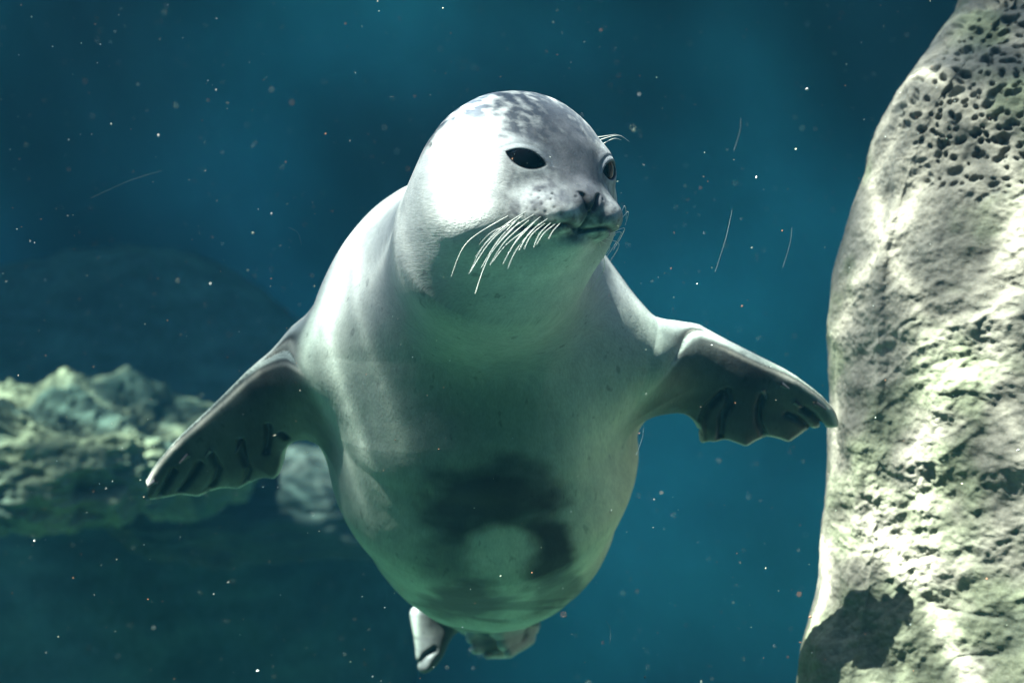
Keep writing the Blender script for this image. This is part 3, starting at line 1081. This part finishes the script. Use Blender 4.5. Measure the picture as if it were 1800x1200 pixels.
def tube(points, r0, r1, sides=6):
    pts = np.array(points, float)
    # Catmull-Rom through the points
    t = np.linspace(0, len(pts) - 1, 6 * len(pts))
    i = np.clip(np.floor(t).astype(int), 0, len(pts) - 2)
    f = (t - i)[:, None]
    p0 = pts[np.clip(i - 1, 0, None)]; p1 = pts[i]; p2 = pts[i + 1]; p3 = pts[np.clip(i + 2, None, len(pts) - 1)]
    c = 0.5 * (2 * p1 + (p2 - p0) * f + (2 * p0 - 5 * p1 + 4 * p2 - p3) * f ** 2 + (3 * p1 - p0 - 3 * p2 + p3) * f ** 3)
    tg = np.gradient(c, axis=0)
    tg /= np.linalg.norm(tg, axis=1)[:, None] + 1e-12
    a = np.cross(tg, [0.3, 0.9, 0.2]); a /= np.linalg.norm(a, axis=1)[:, None] + 1e-12
    b = np.cross(tg, a)
    n = len(c)
    rr = r0 + (r1 - r0) * np.linspace(0, 1, n)
    an = np.linspace(0, 2 * math.pi, sides, endpoint=False)
    v = c[:, None, :] + rr[:, None, None] * (a[:, None, :] * np.cos(an)[None, :, None] + b[:, None, :] * np.sin(an)[None, :, None])
    idx = np.arange(n * sides).reshape(n, sides)
    j = np.roll(idx, -1, 1)
    fa = np.stack([idx[:-1], j[:-1], j[1:], idx[1:]], -1).reshape(-1, 4)
    return v.reshape(-1, 3), fa

def seal_extras(root):
    te = NT('dark_wet_eye')
    te.principled((0.004, 0.0045, 0.006), 0.06, 0.5, IOR=1.22)
    for sg in (-1, 1):
        c0, n0 = EYE_C * np.array([1, sg, 1]), eye_axes(sg)[0]
        t_ = 0.06
        for _ in range(60):
            t_ -= 0.6 * seal_sdf(from_head(c0 + n0 * t_)[None], False, False, False)[0]
        v, f = uv_sphere(from_head(c0 + n0 * (t_ - 0.0320 - 0.0026)), 0.0320)
        mesh_object('eye', v, f, te.m, root)
    tw = NT('pale_whisker')
    tw.principled((0.52, 0.52, 0.47), 0.4, 0.4)
    # whiskers: root on the skin in head coordinates, then on to where they trail
    def skin(q):
        q = np.array(q, float)
        for _ in range(30):
            w = from_head(q)[None]
            d = seal_sdf(w, False)[0]
            e = 0.001
            g = np.array([seal_sdf(w + np.eye(3)[k] * e, False)[0] - d for k in range(3)]) / e
            q = to_head(w - 0.6 * d * g / max(g @ g, 0.2))[0]
            if abs(d) < 0.0003: break
        return from_head(q)
    def hit(px, py):
        o = np.array([0, -D0, 0]); dv = P(px, py) - o; dv /= np.linalg.norm(dv)
        t = 1.5
        for _ in range(80):
            d = seal_sdf((o + dv * t)[None], False)[0]
            t += 0.7 * d
            if d < 0.0004: break
        return o + dv * (t + 0.002)
    near_side = [  # where it leaves the skin, tip, tip depth, middle
        ((897, 377), (793, 486), -0.36, (822, 425)), ((905, 384), (824, 482), -0.40, (852, 430)), ((914, 389), (835, 516), -0.42, (862, 447)),
        ((920, 378), (826, 478), -0.44, (866, 420)), ((931, 386), (861, 466), -0.43, (888, 424)), ((941, 389), (884, 464), -0.43, (906, 426)),
        ((949, 392), (892, 472), -0.42, (911, 434)), ((936, 396), (866, 460), -0.40, (892, 428)), ((959, 392), (921, 438), -0.43, (935, 412)),
        ((969, 391), (938, 434), -0.44, (949, 410)), ((905, 392), (842, 430), -0.36, (866, 407)), ((977, 393), (943, 430), -0.44, (956, 410)),
        ((926, 371), (835, 452), -0.40, (872, 407)), ((951, 380), (893, 446), -0.45, (917, 410)), ((940, 376), (872, 430), -0.44, (902, 400)),
        ((963, 384), (912, 440), -0.45, (932, 408)), ((985, 392), (964, 420), -0.45, (972, 406)), ((915, 380), (846, 470), -0.42, (876, 422))]
    for (rx, ry), tp, ty, mp in near_side:
        a = hit(rx, ry)
        b = P(tp[0], tp[1], ty)
        m = P(mp[0], mp[1], 0.5 * (a[1] + ty) - 0.015)
        v, f = tube([a, m, b], 0.00055, 0.00016)
        mesh_object('whisker', v, f, tw.m, root)
    far_side = [((0.119, 0.06, -0.050), (1099, 396), 0.0, (1104, 372)), ((0.114, 0.06, -0.056), (1078, 440), 0.0, (1098, 402)),
                ((0.124, 0.06, -0.060), (1066, 452), -0.02, (1092, 410)), ((0.119, 0.06, -0.066), (1062, 430), -0.05, (1082, 412)),
                ((0.126, 0.06, -0.044), (1101, 385), -0.02, (1098, 362)), ((0.112, 0.055, -0.072), (1036, 512), -0.10, (1062, 470)),
                ((0.119, 0.055, -0.072), (1052, 462), -0.08, (1072, 436)), ((0.109, 0.06, -0.062), (1072, 460), 0.02, (1088, 430))]
    for q, tp, ty, mp in far_side:
        a = skin(q)
        b = P(tp[0], tp[1], ty)
        m = P(mp[0], mp[1], 0.5 * (a[1] + ty))
        v, f = tube([a, m, b], 0.00055, 0.00016)
        mesh_object('whisker', v, f, tw.m, root)
    for (q, tp, mp) in (((0.06, 0.085, 0.062), (1106, 249), (1086, 238)), ((0.062, 0.088, 0.056), (1092, 246), (1078, 244)), ((0.058, 0.08, 0.064), (1083, 236), (1072, 238))):
        a = skin(q)
        v, f = tube([a, P(mp[0], mp[1], a[1] + 0.01), P(tp[0], tp[1], a[1] + 0.03)], 0.0006, 0.0002)
        mesh_object('whisker', v, f, tw.m, root)
    tc = NT('dark_horn_claw')
    tc.principled((0.05, 0.05, 0.055), 0.3, 0.5)
    for blade, lst in ((LB, [((334, 782), (318, 796)), ((276, 828), (262, 838)), ((372, 772), (362, 784)), ((424, 760), (416, 775))]),
                       (RB, [((1372, 661), (1386, 668)), ((1432, 694), (1450, 704)), ((1340, 668), (1346, 684)), ((1396, 690), (1410, 702))])):
        for (a, b) in lst:
            uv = np.array([blade.ray(*a), blade.ray(*b)])
            w = [blade.o + blade.x * u[0] + blade.y * u[1] + blade.n * blade.bend * u[0] ** 2 for u in uv]
            pts = []
            for k_, pw in enumerate((w[0], 0.5 * (w[0] + w[1]), w[1])):
                # ride on the palm
                x = pw + blade.n * 0.06
                for _ in range(25):
                    d = seal_sdf(x[None], False)[0]
                    x = x - blade.n * d * 0.7
                pts.append(x + blade.n * (0.0005, 0.0015, 0.0030)[k_])
            v, f = tube(pts, 0.0042, 0.0012, 8)
            mesh_object('claw', v, f, tc.m, root)

seal_root, seal_body = build_seal()
seal_extras(seal_root)

# ------------------------------------------------------------------ specks drifting in the water
def build_specks():
    r = np.random.RandomState(5)
    V, F, C = [], [], []
    n = 0
    base = np.array([[1, 0, 0], [-1, 0, 0], [0, 1, 0], [0, -1, 0], [0, 0, 1], [0, 0, -1]], float)
    fc = np.array([[0, 2, 4], [2, 1, 4], [1, 3, 4], [3, 0, 4], [2, 0, 5], [1, 2, 5], [3, 1, 5], [0, 3, 5]])
    pal = np.array([[0.60, 0.62, 0.57], [0.42, 0.47, 0.35], [0.38, 0.18, 0.10], [0.55, 0.46, 0.34], [0.07, 0.06, 0.05]])
    for k in range(2600):
        y = -0.5 + 4.2 * r.rand() ** 1.3
        s = (D0 + y) / D0 / 1200
        px, py = r.uniform(-150, 1950), r.uniform(-120, 1320)
        c = np.array([(px - 900) * s, y, (600 - py) * s])
        rad = (0.0004 + 0.0009 * r.rand() ** 3 + (0.0014 if r.rand() < 0.03 else 0)) * (0.6 + 0.4 * (D0 + y) / D0)
        q = base * (rad * r.uniform(0.5, 1.5, 3)) + r.normal(0, rad * 0.15, (6, 3))
        V.append(q + c); F.append(fc + n); n += 6
        C.append(np.tile(pal[r.choice(5, p=[.30, .2, .27, .16, .07])], (6, 1)))
    V, F, C = np.concatenate(V), np.concatenate(F), np.concatenate(C)
    d = np.concatenate([seal_sdf(v, False) for v in np.array_split(V, 4)])
    # specks that would sit inside the seal are pushed towards the viewer
    bad = np.repeat(d.reshape(-1, 6).min(1) < 0.01, 6)
    V[bad] = V[bad] + np.array([0, -D0, 0]) * 0 
    keep = ~bad.reshape(-1, 6).any(1)
    idx = np.arange(len(keep))[keep]
    V = V.reshape(-1, 6, 3)[keep].reshape(-1, 3); C = C.reshape(-1, 6, 3)[keep].reshape(-1, 3)
    F = np.concatenate([fc + 6 * i for i in range(len(idx))])
    t = NT('drifting_matter')
    a = t.n('ShaderNodeAttribute'); a.attribute_name = 'coat'
    t.principled(a.outputs['Color'], 0.8, 0.2)
    o = mesh_object('drifting_specks', V, F, t.m, None, False)
    vcol(o, C)
    tag(o, 'tiny pale and brown specks drifting all through the water', 'specks', kind='stuff')
    # scratches of the viewing glass, modelled as hair-thin strands in the water
    V, F, n = [], [], 0
    for (a, b, y) in (((1257, 478), (1287, 368), -0.3), ((160, 348), (285, 300), -0.5), ((1118, 800), (1131, 752), -0.35), ((1065, 1090), (1072, 1130), -0.3),
                      ((1290, 265), (1302, 208), -0.5), ((1376, 470), (1392, 400), -0.4), ((508, 400), (530, 430), -0.4)):
        p0, p2 = P(*a, y), P(*b, y + 0.02)
        v, f = tube([p0, 0.5 * (p0 + p2) + np.array([0.003, 0, 0.004]), p2], 0.00016, 0.0001, 4)
        V.append(v); F.append(f + n); n += len(v)
    t = NT('glass_scratch')
    t.principled((0.15, 0.18, 0.17), 0.7, 0.2)
    o = mesh_object('glass_scratches', np.concatenate(V), np.concatenate(F), t.m)
    tag(o, 'hair thin pale scratches of the viewing glass, modelled as strands in the water', 'fibres', kind='stuff')  # the 'fibres' category holds the glass scratches, not real fibres

build_specks()

# ------------------------------------------------------------------ the body of water itself
def build_haze():
    x0, x1, y0, y1, z0, z1 = -9.2, 9.2, -3.9, 9.4, -4.1, 3.2
    v = [(x, y, z) for x in (x0, x1) for y in (y0, y1) for z in (z0, z1)]
    f = [(0, 1, 3, 2), (4, 6, 7, 5), (0, 4, 5, 1), (2, 3, 7, 6), (0, 2, 6, 4), (1, 5, 7, 3)]
    o = mesh_object('haze', v, f, mat_haze(), None, False)
    tag(o, kind='stuff')
build_haze()
